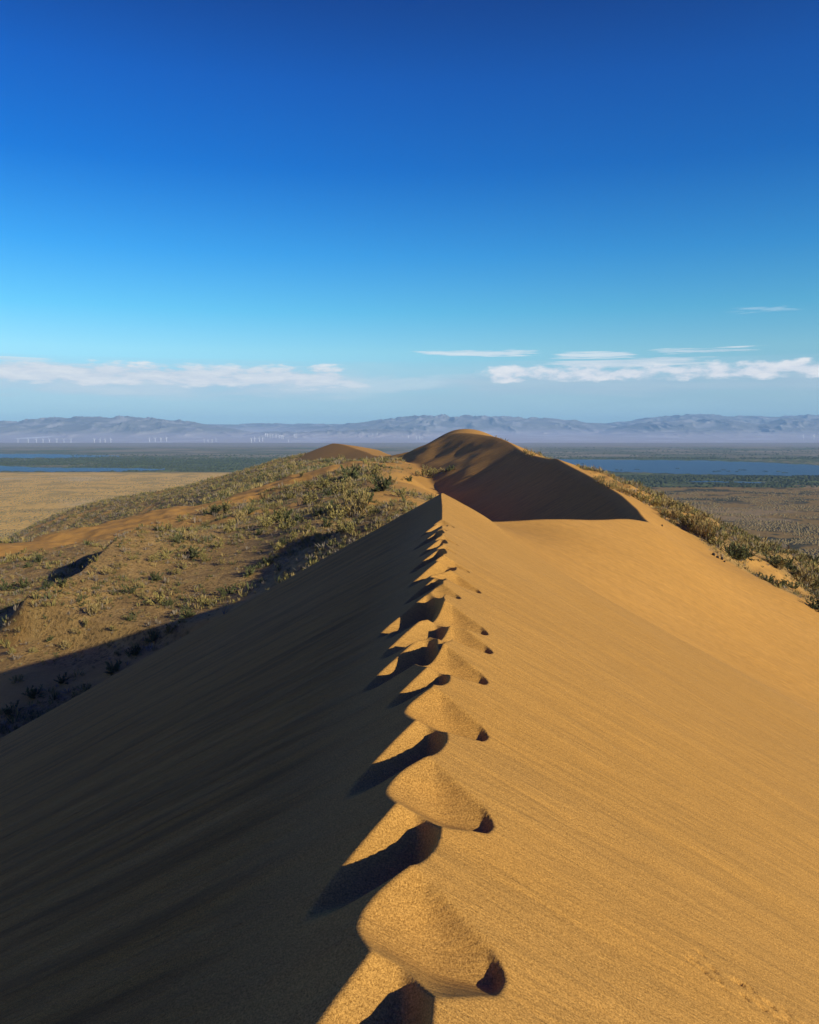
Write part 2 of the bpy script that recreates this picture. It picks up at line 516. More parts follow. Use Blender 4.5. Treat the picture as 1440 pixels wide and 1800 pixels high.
def terrain(x, y, prints=False):
    d, par, side = seg_dist(x, y, CRX, CRY)
    zc = np.interp(par, np.arange(len(CRX)), CRZ)
    yc = np.interp(par, np.arange(len(CRX)), CRY)
    ml = np.interp(yc, _MLY, _MLV)
    left = side < 0
    h = np.empty(x.shape)
    right = RT(x, y)
    G = LT(x, y)
    # hummocks of the scrubby ground
    rough = sstep(28, 45, y) + 0
    hum = fbm(x / 13, y / 13, 3, 3) * 0.62 + fbm(x / 3.2, y / 3.2, 3, 9) * 0.15
    scrub = 1 - 0.85 * sstep(-9, 0, x - (y - 80) * 0.02) * sstep(70, 95, y)
    G = G + hum * np.clip(np.hypot(x, y) / 85, 0.3, 1.2) * scrub
    gd, gp, gs = seg_dist(x, y, GULLY[:, 0], GULLY[:, 1])
    ge = sstep(0, 10, gp) * sstep(len(GULLY) - 1, len(GULLY) - 22, gp)
    G = G + 2.3 * ge * np.where(gs > 0, np.exp(-gd / 8.0), np.clip(1 - gd / 2.4, 0, 1))
    Lf = zc - ml * d + 1.0 * fbm(x / 17, y / 26, 3, 63) * sstep(112, 145, yc) * sstep(0, 9, d)
    lft = smax(Lf, G, 0.6)
    # the far dune on the left
    d2, p2, s2 = seg_dist(x, y, C2[:, 0], C2[:, 1])
    z2 = np.interp(p2, np.arange(len(C2)), C2[:, 2])
    D2 = z2 - np.where(s2 < 0, 0.11, 0.35) * d2 - 0.003 * d2 ** 2
    lft = np.where((d2 < 70) & (y > 190), smax(lft, D2, 0.3), lft)
    veg_r = right + (fbm(x / 9, y / 9, 4, 21) * 0.9 + fbm(x / 2.6, y / 2.6, 2, 23) * .15) * veg_right(x, y)
    h = np.where(left, lft, veg_r)
    isand = np.where(left, np.maximum(sstep(-0.5, 0.6, Lf - G), 1.15 * (1 - scrub)), 1 - veg_right(x, y))
    isand = np.where(left & (d2 < 70) & (y > 190), np.maximum(isand, sstep(-.3, .6, D2 - smax(Lf, G, .6))), isand)
    if prints:
        h = carve(h, x, y)
        h = tracks(h, x, y)
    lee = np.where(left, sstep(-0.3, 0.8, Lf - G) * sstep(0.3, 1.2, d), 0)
    return h, isand, lee


VEG_EDGE = np.array([P(1000, 813, 106), P(1040, 833, 93), P(1075, 852, 84), P(1110, 872, 76), P(1150, 902, 67), P(1200, 947, 60), P(1270, 982, 56), P(1330, 1008, 53), P(1440, 1078, 48.5), (28, 40, 0), (34, 25, 0), (40, 0, 0), (45, -60, 0)])
VEG_EDGE = np.concatenate([np.array([(24, 260, 0), (24, 180, 0), (23, 130, 0)]), VEG_EDGE])


def veg_right(x, y):
    xe = np.interp(-y, -VEG_EDGE[:, 1], VEG_EDGE[:, 0])
    w = fbm(x / 5, y / 5, 3, 41) * 2.2
    return sstep(-0.3, 2.5, x - xe + w)


# ------------------------------------------------------------------ sand material
def sand_material(name, near):
    m_, t, b = new_mat(name, 0.97, 0.08)
    geo = t.node('ShaderNodeNewGeometry')
    pos = geo.outputs['Position']
    sp = t.node('ShaderNodeSeparateXYZ')
    t.l.new(pos, sp.inputs[0])
    X, Y, Z = sp.outputs
    big = t.noise(pos, 0.12, 3, 0.5)
    col = t.ramp(big, [(0.30, (0.53, 0.258, 0.050)), (0.5, (0.55, 0.277, 0.060)), (0.7, (0.565, 0.292, 0.072))])
    far_sand = t.mapr(Y, 21.0, 27.0, 0.0, 0.6, True)
    col = t.mix(far_sand, col, (0.64, 0.315, 0.066, 1))
    # streaks that run straight down the slopes
    sv = t.vec(t.m('MULTIPLY', X, 0.16), t.m('ADD', t.m('MULTIPLY', Y, 1.0), t.m('MULTIPLY', X, 0.06)), t.m('MULTIPLY', Z, 0.16))
    st = t.noise(sv, 3.2, 6, 0.62)
    st2 = t.noise(sv, 0.8, 3, 0.55)
    st3 = t.noise(sv, 11.0, 4, 0.6, 0.4)
    col = t.mix(t.mapr(st, 0.3, 0.7, 0.0, 0.30), col, (0.40, 0.215, 0.055, 1))
    col = t.mix(t.mapr(st3, 0.44, 0.62, 0.0, 0.20), col, (0.36, 0.19, 0.045, 1))
    col = t.mix(t.mapr(st2, 0.4, 0.7, 0.0, 0.25), col, (0.44, 0.23, 0.06, 1))
    if near:
        gr = t.noise(pos, 300, 2, 0.75)
        gr2 = t.noise(pos, 120, 2, 0.6)
        g = t.m('ADD', t.m('MULTIPLY', gr, 0.6), t.m('MULTIPLY', gr2, 0.4))
        col = t.mix(1.0, col, t.ramp(g, [(0.36, (0.42, 0.38, 0.33)), (0.5, (1, 1, 1)), (0.64, (1.62, 1.66, 1.75))]), 'MULTIPLY')
    else:
        col = t.mix(0.5, col, t.mix(1.0, col, t.ramp(t.noise(pos, 2.5, 4, 0.7), [(0.3, (0.8, 0.78, 0.75)), (0.7, (1.15, 1.15, 1.15))]), 'MULTIPLY'))
    # avalanche tracks of darker grains on the slip face
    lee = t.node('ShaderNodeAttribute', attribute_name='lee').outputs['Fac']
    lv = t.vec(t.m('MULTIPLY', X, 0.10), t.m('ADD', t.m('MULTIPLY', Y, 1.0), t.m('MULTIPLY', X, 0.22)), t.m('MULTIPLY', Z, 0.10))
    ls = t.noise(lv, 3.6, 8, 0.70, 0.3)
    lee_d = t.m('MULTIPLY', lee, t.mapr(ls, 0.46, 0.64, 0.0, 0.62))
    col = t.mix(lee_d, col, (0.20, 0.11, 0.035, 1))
    # scrubby soil, where the sand is not bare
    at = t.node('ShaderNodeAttribute', attribute_name='sand')
    soil_n = t.noise(pos, 0.7, 5, 0.65)
    soil = t.ramp(soil_n, [(0.3, (0.30, 0.175, 0.058)), (0.5, (0.47, 0.275, 0.085)), (0.68, (0.55, 0.33, 0.10))])
    spk = t.noise(pos, 5.0, 5, 0.75)
    soil = t.mix(t.mapr(spk, 0.52, 0.60, 0.0, 0.75), soil, (0.10, 0.075, 0.030, 1))
    soil = t.mix(t.mapr(spk, 0.43, 0.37, 0.0, 0.6), soil, (0.56, 0.40, 0.17, 1))
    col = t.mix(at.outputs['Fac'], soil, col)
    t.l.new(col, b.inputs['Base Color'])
    hgt = t.m('ADD', t.m('ADD', t.m('MULTIPLY', st, 0.030), t.m('MULTIPLY', st3, 0.016)), t.m('MULTIPLY', st2, 0.03))
    hgt = t.m('ADD', hgt, t.m('MULTIPLY', t.m('MULTIPLY', ls, lee), 0.15))
    hgt = t.m('MULTIPLY', hgt, t.m('MULTIPLY_ADD', at.outputs['Fac'], 0.85, 0.15))
    if near:
        hgt = t.m('ADD', hgt, t.m('MULTIPLY', gr, 0.0016))
        hgt = t.m('ADD', hgt, t.m('MULTIPLY', gr2, 0.0022))
    else:
        hgt = t.m('ADD', hgt, t.m('MULTIPLY', spk, t.m('MULTIPLY_ADD', at.outputs['Fac'], -0.16, 0.18)))
    bump = t.node('ShaderNodeBump')
    bump.inputs['Strength'].default_value = 1.0
    bump.inputs['Distance'].default_value = 1.0
    t.l.new(hgt, bump.inputs['Height'])
    t.l.new(bump.outputs[0], b.inputs['Normal'])
    return m_


M_SAND_NEAR = sand_material('fine_sand', True)
M_SAND_FAR = sand_material('dune_sand', False)

# near dune: a sheet that is finest along the crest
rows = [np.arange(1.6, 8.0, 0.011)]
y = 8.0
r_ = []
while y < 31:
    r_.append(y)
    y += 0.011 * (y / 8) ** 1.1
rows.append(np.array(r_))
y, st_ = 1.6, 0.012
b_ = []
while y > -45:
    y -= st_
    st_ *= 1.06
    b_.append(y)
YR = np.r_[np.array(b_)[::-1], rows[0], rows[1]]
u = [0.0]
st_ = 0.011
while u[-1] < 16.5:
    if u[-1] > 0.75:
        st_ *= 1.04
    u.append(u[-1] + min(st_, 0.35))
u = np.array(u)
u2 = np.r_[np.arange(0, 0.75, 0.011), np.arange(0.75, 1.95, 0.013)]
U = np.r_[-u[:0:-1], u2, u[u > 1.96]]
NX = crest_x(YR)[:, None] + U[None]
NY = np.repeat(YR[:, None], len(U), 1)
NZ, NS, NL = terrain(NX, NY, True)
NZ = NZ + fbm(NX * 0.9, NY * 1.6, 3, 77) * 0.010
near_y = YR[-1]
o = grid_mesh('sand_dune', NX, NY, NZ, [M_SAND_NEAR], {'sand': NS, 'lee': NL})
tag(o, 'sharp-crested golden sand dune in the foreground with footprints along its crest', 'sand dune', kind='structure')

# the rest of the dune and the slopes around it
az = np.r_[np.arange(-80, -29, 0.5), np.arange(-29, 29, 0.075), np.arange(29, 80.1, 0.5)]
az = np.radians(az)
rr = np.exp(np.arange(math.log(15.0), math.log(720.0), 0.0042))
MX = rr[:, None] * np.tan(np.clip(az, -1.5, 1.5))[None] * np.cos(az)[None]
MY = rr[:, None] * np.cos(az)[None]
MZ, MS, ML = terrain(MX, MY)
inside = np.minimum.reduce([sstep(0.1, 1.2, near_y - MY), sstep(0.1, 1.2, 16 - np.abs(MX - crest_x(MY))), sstep(0.1, 1.2, MY + 44)])
MZ = MZ - inside * 0.5
STRIP = np.array([P(690, 800, 172), P(640, 806, 168), Q(600, 817, -6.4), Q(540, 834, -7.2), Q(480, 853, -8.3), Q(400, 881, -9.1), Q(330, 896, -9.9), Q(240, 916, -10.5), Q(120, 941, -10.9), Q(0, 962, -11.4), Q(-200, 1000, -13.8)])
ds, _, _ = seg_dist(MX, MY, np.interp(np.linspace(0, 10, 200), np.arange(11), STRIP[:, 0]), np.interp(np.linspace(0, 10, 200), np.arange(11), STRIP[:, 1]))
MS = np.maximum(MS, sstep(1.0, 0.4, ds / (9.5 + fbm(MX / 12, MY / 12, 3, 5) * 5)))
MS = np.clip(np.maximum(MS, 0.8 * sstep(0.30, 0.62, fbm(MX / 15, MY / 15, 3, 15))), 0, 1)
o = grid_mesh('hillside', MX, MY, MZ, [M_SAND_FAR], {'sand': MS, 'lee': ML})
tag(o, 'further dune crests and scrubby slopes behind the foreground dune', 'hillside', kind='structure')

# ------------------------------------------------------------------ plain
def px_of(x, y):
    return 720 + F * x / y


def py_plain(y):
    return HORIZON - F * PLAIN / y


azp = np.radians(np.r_[np.arange(-80, -30, 1.0), np.arange(-30, 30, 0.1), np.arange(30, 80.1, 1.0)])
pyr = np.r_[np.array([2400, 1800, 1500, 1300]), np.arange(1200, 800, -0.7), np.arange(800, 777.9, -0.25)]
YP = -F * PLAIN / (pyr - HORIZON)
PX = YP[:, None] * np.tan(np.clip(azp, -1.4, 1.4))[None]
PY = np.repeat(YP[:, None], len(azp), 1)
n1 = fbm(PX / 420, PY / 420, 5, 51)
n2 = fbm(PX / 60, PY / 60, 4, 52)
n3 = fbm(PX / 16, PY / 16, 3, 53)
row = py_plain(PY) + n1 * 1.6 + n2 * 0.8


def cmix(a, b, w):
    return a * (1 - w[..., None]) + np.array(b) * w[..., None]


dry = np.array((0.80, 0.47, 0.11))
CA = np.ones(PX.shape + (3,)) * dry
CA = cmix(CA, (0.50, 0.32, 0.085), sstep(-.1, .5, n2) * 0.8)
CA = cmix(CA, (0.74, 0.50, 0.19), sstep(.1, .6, n1))
rgt = sstep(0.0, 120.0, PX - PY * 0.02)
brown = np.ones(PX.shape + (3,)) * np.array((0.32, 0.190, 0.050))
brown = cmix(brown, (0.075, 0.062, 0.024), sstep(-.1, .35, n2 + .5 * n3))
brown = cmix(brown, (0.42, 0.27, 0.11), sstep(.35, .7, n1 + .5 * n2) * 0.8)
CA = CA * (1 - rgt[..., None]) + brown * rgt[..., None]
marsh = np.ones(PX.shape + (3,)) * np.array((0.095, 0.105, 0.045))
marsh = cmix(marsh, (0.16, 0.19, 0.055), sstep(0.0, .5, n2))
marsh = cmix(marsh, (0.32, 0.25, 0.13), sstep(.25, .6, n1 + .6 * n3) * 0.7)
olive = np.ones(PX.shape + (3,)) * np.array((0.22, 0.185, 0.105))
olive = cmix(olive, (0.36, 0.28, 0.17), sstep(.0, .5, n1) * .8)
olive = cmix(olive, (0.12, 0.14, 0.06), sstep(.05, .5, -n1 + .5 * n2) * .8)
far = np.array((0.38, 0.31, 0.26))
lim = 830 + rgt * 24
wm = sstep(2.0, -1.5, row - lim)
CA = CA * (1 - wm[..., None]) + marsh * wm[..., None]
lim2 = 803 + rgt * 1.5
wm = sstep(3.0, -3.0, row - lim2)
CA = CA * (1 - wm[..., None]) + olive * wm[..., None]
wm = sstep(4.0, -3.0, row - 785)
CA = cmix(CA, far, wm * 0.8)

m_, t, b = new_mat('plain_soil', 1.0, 0.05)
at = t.node('ShaderNodeAttribute', attribute_name='albedo')
geo = t.node('ShaderNodeNewGeometry')
sp_ = t.noise(geo.outputs['Position'], 0.22, 4, 0.7)
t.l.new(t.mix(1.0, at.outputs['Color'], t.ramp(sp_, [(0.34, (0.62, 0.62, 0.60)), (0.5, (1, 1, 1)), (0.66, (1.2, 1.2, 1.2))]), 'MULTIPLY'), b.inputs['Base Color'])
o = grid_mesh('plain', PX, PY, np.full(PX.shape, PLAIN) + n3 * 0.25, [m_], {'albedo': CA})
tag(o, 'flat dry steppe far below the dunes, yellow on the left and brown on the right', 'plain', kind='structure')

# ------------------------------------------------------------------ lakes
m_water, t, b = new_mat('lake_water', 0.30, 0.22)
b.inputs['Base Color'].default_value = (0.022, 0.045, 0.080, 1)
b.inputs['IOR'].default_value = 1.33
geo = t.node('ShaderNodeNewGeometry')
wn = t.noise(geo.outputs['Position'], 0.6, 4, 0.6)
bump = t.node('ShaderNodeBump')
bump.inputs['Strength'].default_value = 1.0
bump.inputs['Distance'].default_value = 1.0
t.l.new(t.m('MULTIPLY', wn, 0.9), bump.inputs['Height'])
t.l.new(bump.outputs[0], b.inputs['Normal'])


def lake(name, top, bot, label, jag):
    """a water sheet between a far shore and a near shore, both ragged"""
    n = 260
    xs = np.linspace(min(top[0][0], bot[0][0]), max(top[-1][0], bot[-1][0]), n)
    far_s = np.interp(xs, [p[0] for p in top], [p[1] for p in top]) + fbm(xs / 26, xs * 0 + 3, 4, 61) * jag
    near_s = np.interp(xs, [p[0] for p in bot], [p[1] for p in bot]) + fbm(xs / 20, xs * 0 + 9, 4, 62) * jag * 1.3
    near_s = np.maximum(near_s, far_s + 0.05)
    Xs, Ys = [], []
    for k in np.linspace(0, 1, 6):
        pyk = near_s * (1 - k) + far_s * k
        Y_ = -F * (PLAIN + 0.6) / (pyk - HORIZON)
        Xs.append((xs - 720) / F * Y_)
        Ys.append(Y_)
    o = grid_mesh(name, np.array(Xs), np.array(Ys), np.full((6, n), PLAIN + 0.6), [m_water])
    tag(o, label, 'lake', kind='structure')
    return o


lake('lake', [(900, 806), (1000, 807.5), (1240, 809.5), (1340, 813), (1440, 818), (1640, 824)], [(900, 808), (985, 811), (1030, 823), (1080, 829), (1200, 833), (1440, 837.5), (1640, 845)],
     'wide dark blue lake on the right behind the dune crest', 0.9)
lake('channel', [(1040, 841.5), (1150, 843.5), (1300, 846.5), (1440, 851), (1640, 858)], [(1040, 842.5), (1150, 845.5), (1300, 848.5), (1440, 853), (1640, 860)],
     'narrow water channel between dark reeds on the near side of the wide lake', 0.9)
lake('lake', [(-260, 795), (0, 797.5), (110, 798.5), (210, 801)], [(-260, 804), (0, 805), (120, 804.5), (210, 802)],
     'thin far strip of blue water at the left edge below the wind turbines', 0.9)
lake('lake', [(-260, 816), (0, 818.5), (70, 822), (180, 822.5), (290, 824)], [(-260, 826), (0, 828), (120, 829), (230, 828), (290, 825.5)],
     'nearer strip of blue water at the left edge beside the yellow flat', 1.1)

# ------------------------------------------------------------------ mountains
RANGES = [
    # distance, front width, (px, py of the skyline) ..., roughness
    (11800, 1500, [(-500, 742), (-200, 738), (0, 741), (60, 737), (130, 733.5), (205, 731), (290, 735.5), (350, 743), (400, 752), (470, 763)], 1.0),
    (13600, 1500, [(430, 760), (560, 749), (640, 742), (720, 732), (780, 729.5), (880, 732), (1000, 738), (1060, 745), (1110, 757)], 0.9),
    (12600, 1400, [(1030, 762), (1075, 752), (1130, 743), (1190, 737.5), (1290, 738), (1335, 744), (1380, 736.5), (1440, 735), (1540, 738), (1900, 735)], 0.9),
    (15200, 1300, [(-400, 742), (330, 746), (480, 744), (700, 747), (1000, 752), (1060, 743), (1150, 733), (1220, 727.5), (1300, 731), (1380, 731), (1440, 728), (1700, 730)], 0.7),
    (10700, 700, [(400, 768), (470, 758), (560, 757), (640, 754), (740, 756), (800, 760), (860, 768)], 0.9),
    (11000, 800, [(-300, 764), (40, 761), (330, 759), (420, 757), (470, 762), (1060, 764), (1230, 757), (1400, 760), (1560, 758)], 0.6),
]


def bajada(r):
    return PLAIN + 62 * np.clip((r - 7900) / 3600, 0, 3) ** 1.15


def mountain(x, y):
    r = y
    px = px_of(x, y)
    z0 = bajada(r) + fbm(x / 900, y / 900, 3, 83) * 5 * sstep(8000, 9500, r)
    z = z0
    for k, (r0, wd, sky_, rg) in enumerate(RANGES):
        top = -(np.interp(px, [p[0] for p in sky_], [p[1] for p in sky_]) - HORIZON) / F * r0
        Hh = np.maximum(top - bajada(r0), 0)
        rc = r0 + fbm(x / 2500, y * 0 + k, 2, 90 + k) * 300
        prof = np.where(r < rc, sstep(rc - wd * 1.6, rc, r) ** 0.8, sstep(rc + wd * 1.6, rc, r))
        rn = ridged(x / (wd * 0.30) + fbm(x / 900, y / 900, 2, 140 + k) * .6, y / (wd * 0.70), 6, 101 + k, 0.55)
        zz = z0 + Hh * 0.93 * np.clip(prof * (0.70 + 0.34 * prof) + (rn - 0.9) * 0.32 * rg * prof * (1.25 - 0.8 * prof), 0, None)
        z = np.maximum(z, zz)
    return z


azm = np.radians(np.r_[np.arange(-60, -29, 0.4), np.arange(-29, 29, 0.06), np.arange(29, 60.1, 0.4)])
YM = np.r_[np.arange(7700, 15600, 45.0), np.arange(15600, 19600, 90.0)]
QX = YM[:, None] * np.tan(azm)[None]
QY = np.repeat(YM[:, None], len(azm), 1)
QZ = mountain(QX, QY)
QZ[QY < 7850] = PLAIN - 2
hh = sstep(15, 90, QZ - bajada(QY))
nn = fbm(QX / 700, QY / 700, 4, 71)
CM = np.ones(QX.shape + (3,)) * np.array((0.52, 0.455, 0.44))
CM = cmix(CM, (0.60, 0.54, 0.52), sstep(0.1, 0.6, nn))
CM = cmix(CM, (0.215, 0.205, 0.20), hh)
CM = cmix(CM, (0.36, 0.335, 0.32), hh * sstep(.1, .5, fbm(QX / 300, QY / 300, 3, 72)))
# pale bare streak on the fan at the left
CM = cmix(CM, (0.80, 0.78, 0.74), sstep(1, 0, np.abs(px_of(QX, QY) - 60) / 26 - .6) * sstep(1, 0, np.abs(QY - 9750 - (px_of(QX, QY) - 60) * 6) / 90 - .5))
m_, t, b = new_mat('mountain_rock', 1.0, 0.05)
at = t.node('ShaderNodeAttribute', attribute_name='albedo')
t.l.new(at.outputs['Color'], b.inputs['Base Color'])
o = grid_mesh('mountains', QX, QY, QZ, [m_], {'albedo': CM})
tag(o, 'long low bare mountain ranges along the horizon, blue with distance', 'mountains', kind='structure')

# ------------------------------------------------------------------ air
m_haze = bpy.data.materials.new('haze_air')
m_haze.use_nodes = True
t = NT(m_haze.node_tree)
t.n.clear()
pv = t.node('ShaderNodeVolumePrincipled')
pv.inputs['Color'].default_value = (0.44, 0.75, 1.0, 1)
pv.inputs['Density'].default_value = 6.5e-5
pv.inputs['Anisotropy'].default_value = 0.0
mo = t.node('ShaderNodeOutputMaterial')
t.l.new(pv.outputs[0], mo.inputs['Volume'])
me = bpy.data.meshes.new('haze')
bx = [(x, y, z) for z in (PLAIN - 25, 360) for x, y in ((-48000, -1500), (48000, -1500), (48000, 20500), (-48000, 20500))]
me.from_pydata(bx, [], [(3, 2, 1, 0), (4, 5, 6, 7), (0, 1, 5, 4), (1, 2, 6, 5), (2, 3, 7, 6), (3, 0, 4, 7)])
me.materials.append(m_haze)
o = bpy.data.objects.new('haze', me)
COL.objects.link(o)
tag(o, 'thin blue haze over the plain and mountains', 'haze', kind='stuff')

# ------------------------------------------------------------------ wind turbines
def bm_mesh(name, verts, faces, mat, smooth=False):
    me = bpy.data.meshes.new(name)
    me.from_pydata([tuple(v) for v in verts], [], faces)
    me.update()
    if smooth:
        me.polygons.foreach_set('use_smooth', np.full(len(me.polygons), True))
    for m__ in (mat if isinstance(mat, list) else [mat]):
        me.materials.append(m__)
    return me


def link(name, me, parent=None):
    o = bpy.data.objects.new(name, me)
    COL.objects.link(o)
    if parent is not None:
        o.parent = parent
    return o


def tube(pts, rad, n=6, cap=True):
    """vertices and faces of a tapering tube along pts"""
    pts = [np.array(p, float) for p in pts]
    V, Fc = [], []
    for i, p in enumerate(pts):
        d = pts[min(i + 1, len(pts) - 1)] - pts[max(i - 1, 0)]
        d = d / (np.linalg.norm(d) + 1e-9)
        a = np.cross(d, (0.3, 0.9, 0.1) if abs(d[2]) > 0.5 else (0, 0, 1))
        a /= np.linalg.norm(a)
        b_ = np.cross(d, a)
        for k in range(n):
            th = 2 * math.pi * k / n
            V.append(p + rad[i] * (math.cos(th) * a + math.sin(th) * b_))
    for i in range(len(pts) - 1):
        for k in range(n):
            Fc.append((i * n + k, i * n + (k + 1) % n, (i + 1) * n + (k + 1) % n, (i + 1) * n + k))
    if cap:
        Fc.append(tuple(range(n))[::-1])
        Fc.append(tuple((len(pts) - 1) * n + k for k in range(n)))
    return V, Fc


ORD = ['leftmost', 'second', 'third', 'fourth', 'fifth', 'sixth', 'seventh', 'eighth', 'ninth', 'tenth', 'eleventh', 'twelfth', 'thirteenth', 'fourteenth',
       'fifteenth', 'sixteenth', 'seventeenth', 'eighteenth', 'nineteenth', 'twentieth']


def nth(i, n):
    if i == 0:
        return 'leftmost'
    if i == n - 1:
        return 'rightmost'
    return ORD[i] + ' from the left'


m_white, t, b = new_mat('turbine_white', 0.5, 0.3)
b.inputs['Base Color'].default_value = (0.82, 0.82, 0.80, 1)

TURB_ROWS = [
    ('eight under the pale streak', [(32, 779.5), (50, 779), (64, 779), (76, 779), (87, 779), (100, 779), (112.5, 778.5), (125, 778.5)], 8.5),
    ('four right of the pale streak', [(166, 779), (176, 778.5), (185, 778.5), (195, 778.5)], 8.5),
    ('four before the left mountains', [(263, 777.5), (273, 777), (283, 777), (293, 776)], 9),
    ('four amid the left plain', [(359, 778), (366, 778), (373, 778), (380, 776.5)], 7),
    ('four just left of the dense cluster', [(442, 779), (448, 777), (456, 777), (462, 776.5)], 9.5),
    ('eight clustered left of the far dune', [(467, 768), (470.5, 769), (475, 770), (479.5, 770), (485.5, 770), (491, 771.5), (494.5, 772), (498, 773)], 8),
    ('three right of the dense cluster', [(507.5, 779), (517.5, 769), (520.5, 770)], 7),
    ('three above the lit far dune', [(648, 767), (655, 767), (663, 767)], 6),
    ('four left of the tallest dune summit', [(718, 771), (732, 773), (738, 773), (742, 773)], 7),
    ('pair at the right edge', [(1412, 772.5), (1431, 772)], 9),
]


def turbine_meshes():
    V, Fc = tube([(0, 0, 0), (0, 0, 0.33), (0, 0, 0.66)], [0.044, 0.036, 0.028], 10)
    tower = bm_mesh('tower', V, Fc, m_white, True)
    V, Fc = tube([(0, 0.035, 0.672), (0, 0.02, 0.675), (0, -0.03, 0.675), (0, -0.045, 0.675)], [0.010, 0.016, 0.017, 0.009], 8)
    nac = bm_mesh('nacelle', V, Fc, m_white)
    V, Fc = tube([(0, -0.04, 0.675), (0, -0.052, 0.675), (0, -0.064, 0.675)], [0.014, 0.013, 0.004], 8)
    hub = bm_mesh('hub', V, Fc, m_white)
    V = [(-0.010, 0, 0.0), (0.010, 0, 0.0), (0.030, 0.004, 0.06), (-0.016, -0.003, 0.06), (0.018, 0.002, 0.2), (-0.010, -0.002, 0.2), (0.005, 0, 0.33), (-0.005, 0, 0.33)]
    V = V + [(x, y + 0.006, z) for x, y, z in V]
    q = [(0, 1, 2, 3), (3, 2, 4, 5), (5, 4, 6, 7)]
    Fc = q + [tuple(8 + i for i in f[::-1]) for f in q] + [(0, 3, 11, 8), (3, 5, 13, 11), (5, 7, 15, 13), (1, 9, 10, 2), (2, 10, 12, 4), (4, 12, 14, 6), (6, 14, 15, 7), (0, 8, 9, 1)]
    blade = bm_mesh('blade', V, Fc, m_white)
    return tower, nac, hub, blade


tower, nac, hub, blade = turbine_meshes()
tr = random.Random(3)
_rs = np.arange(7900, 12000, 10.0)
for rowname, pts, hpx in TURB_ROWS:
    for i, (px, py) in enumerate(pts):
        zray = -(py - HORIZON) / F * _rs
        zg = mountain((px - 720) / F * _rs, _rs)
        k = int(np.argmax(zg > zray)) if (zg > zray).any() else len(_rs) - 1
        Yt, zt = _rs[k], zg[k]
        s_ = hpx * 1.1 / F * Yt
        root = link('wind_turbine', None)
        root.location = ((px - 720) / F * Yt, Yt, zt - 1)
        root.scale = (s_, s_, s_)
        root.rotation_euler = (0, 0, tr.uniform(-.25, .25))
        tag(root, 'wind turbine, %s of the %s' % (nth(i, len(pts)).replace(' from the left', ''), rowname), 'wind turbine', 'wind turbines ' + rowname)
        link('tower', tower, root)
        nc_ = link('nacelle', nac, root)
        h_ = link('hub', hub, root)
        a0 = tr.uniform(0, 2 * math.pi)
        for j in range(3):
            bl = link('blade', blade, h_)
            bl.location = (0, -0.055, 0.675)
            bl.rotation_euler = (0, a0 + j * 2 * math.pi / 3, 0)

# ------------------------------------------------------------------ vegetation
def hit(px, py, y0=18.0, y1=460.0):
    """where the sight line through a photo pixel meets the ground"""
    Ys = np.exp(np.linspace(math.log(y0), math.log(y1), 900))
    Xs = (px - 720) / F * Ys
    zr = -(py - HORIZON) / F * Ys
    zt, _, _ = terrain(Xs[None], Ys[None])
    b_ = zt[0] > zr
    if not b_.any():
        return None
    k = int(np.argmax(b_))
    if k == 0:
        return None
    f0, f1 = zr[k - 1] - zt[0][k - 1], zr[k] - zt[0][k]
    s = f0 / (f0 - f1)
    Y = Ys[k - 1] + s * (Ys[k] - Ys[k - 1])
    return (px - 720) / F * Y, Y, -(py - HORIZON) / F * Y


def leaf_mat(name, c0, c1):
    m__, t, b = new_mat(name, 0.85, 0.15)
    oi = t.node('ShaderNodeObjectInfo')
    geo = t.node('ShaderNodeNewGeometry')
    n = t.noise(geo.outputs['Position'], 6.0, 3, 0.6)
    t.l.new(t.ramp(t.m('ADD', t.m('MULTIPLY', n, 0.7), t.m('MULTIPLY', oi.outputs['Random'], 0.3)), [(0.3, c0), (0.65, c1)]), b.inputs['Base Color'])
    return m__


M_LEAF = [leaf_mat('pale_olive_foliage', (0.15, 0.125, 0.035), (0.36, 0.28, 0.085)),
          leaf_mat('dark_green_foliage', (0.065, 0.075, 0.028), (0.14, 0.14, 0.05)),
          leaf_mat('straw_foliage', (0.26, 0.185, 0.06), (0.44, 0.31, 0.11))]
M_TWIG = leaf_mat('grey_twig', (0.16, 0.12, 0.08), (0.34, 0.27, 0.18))


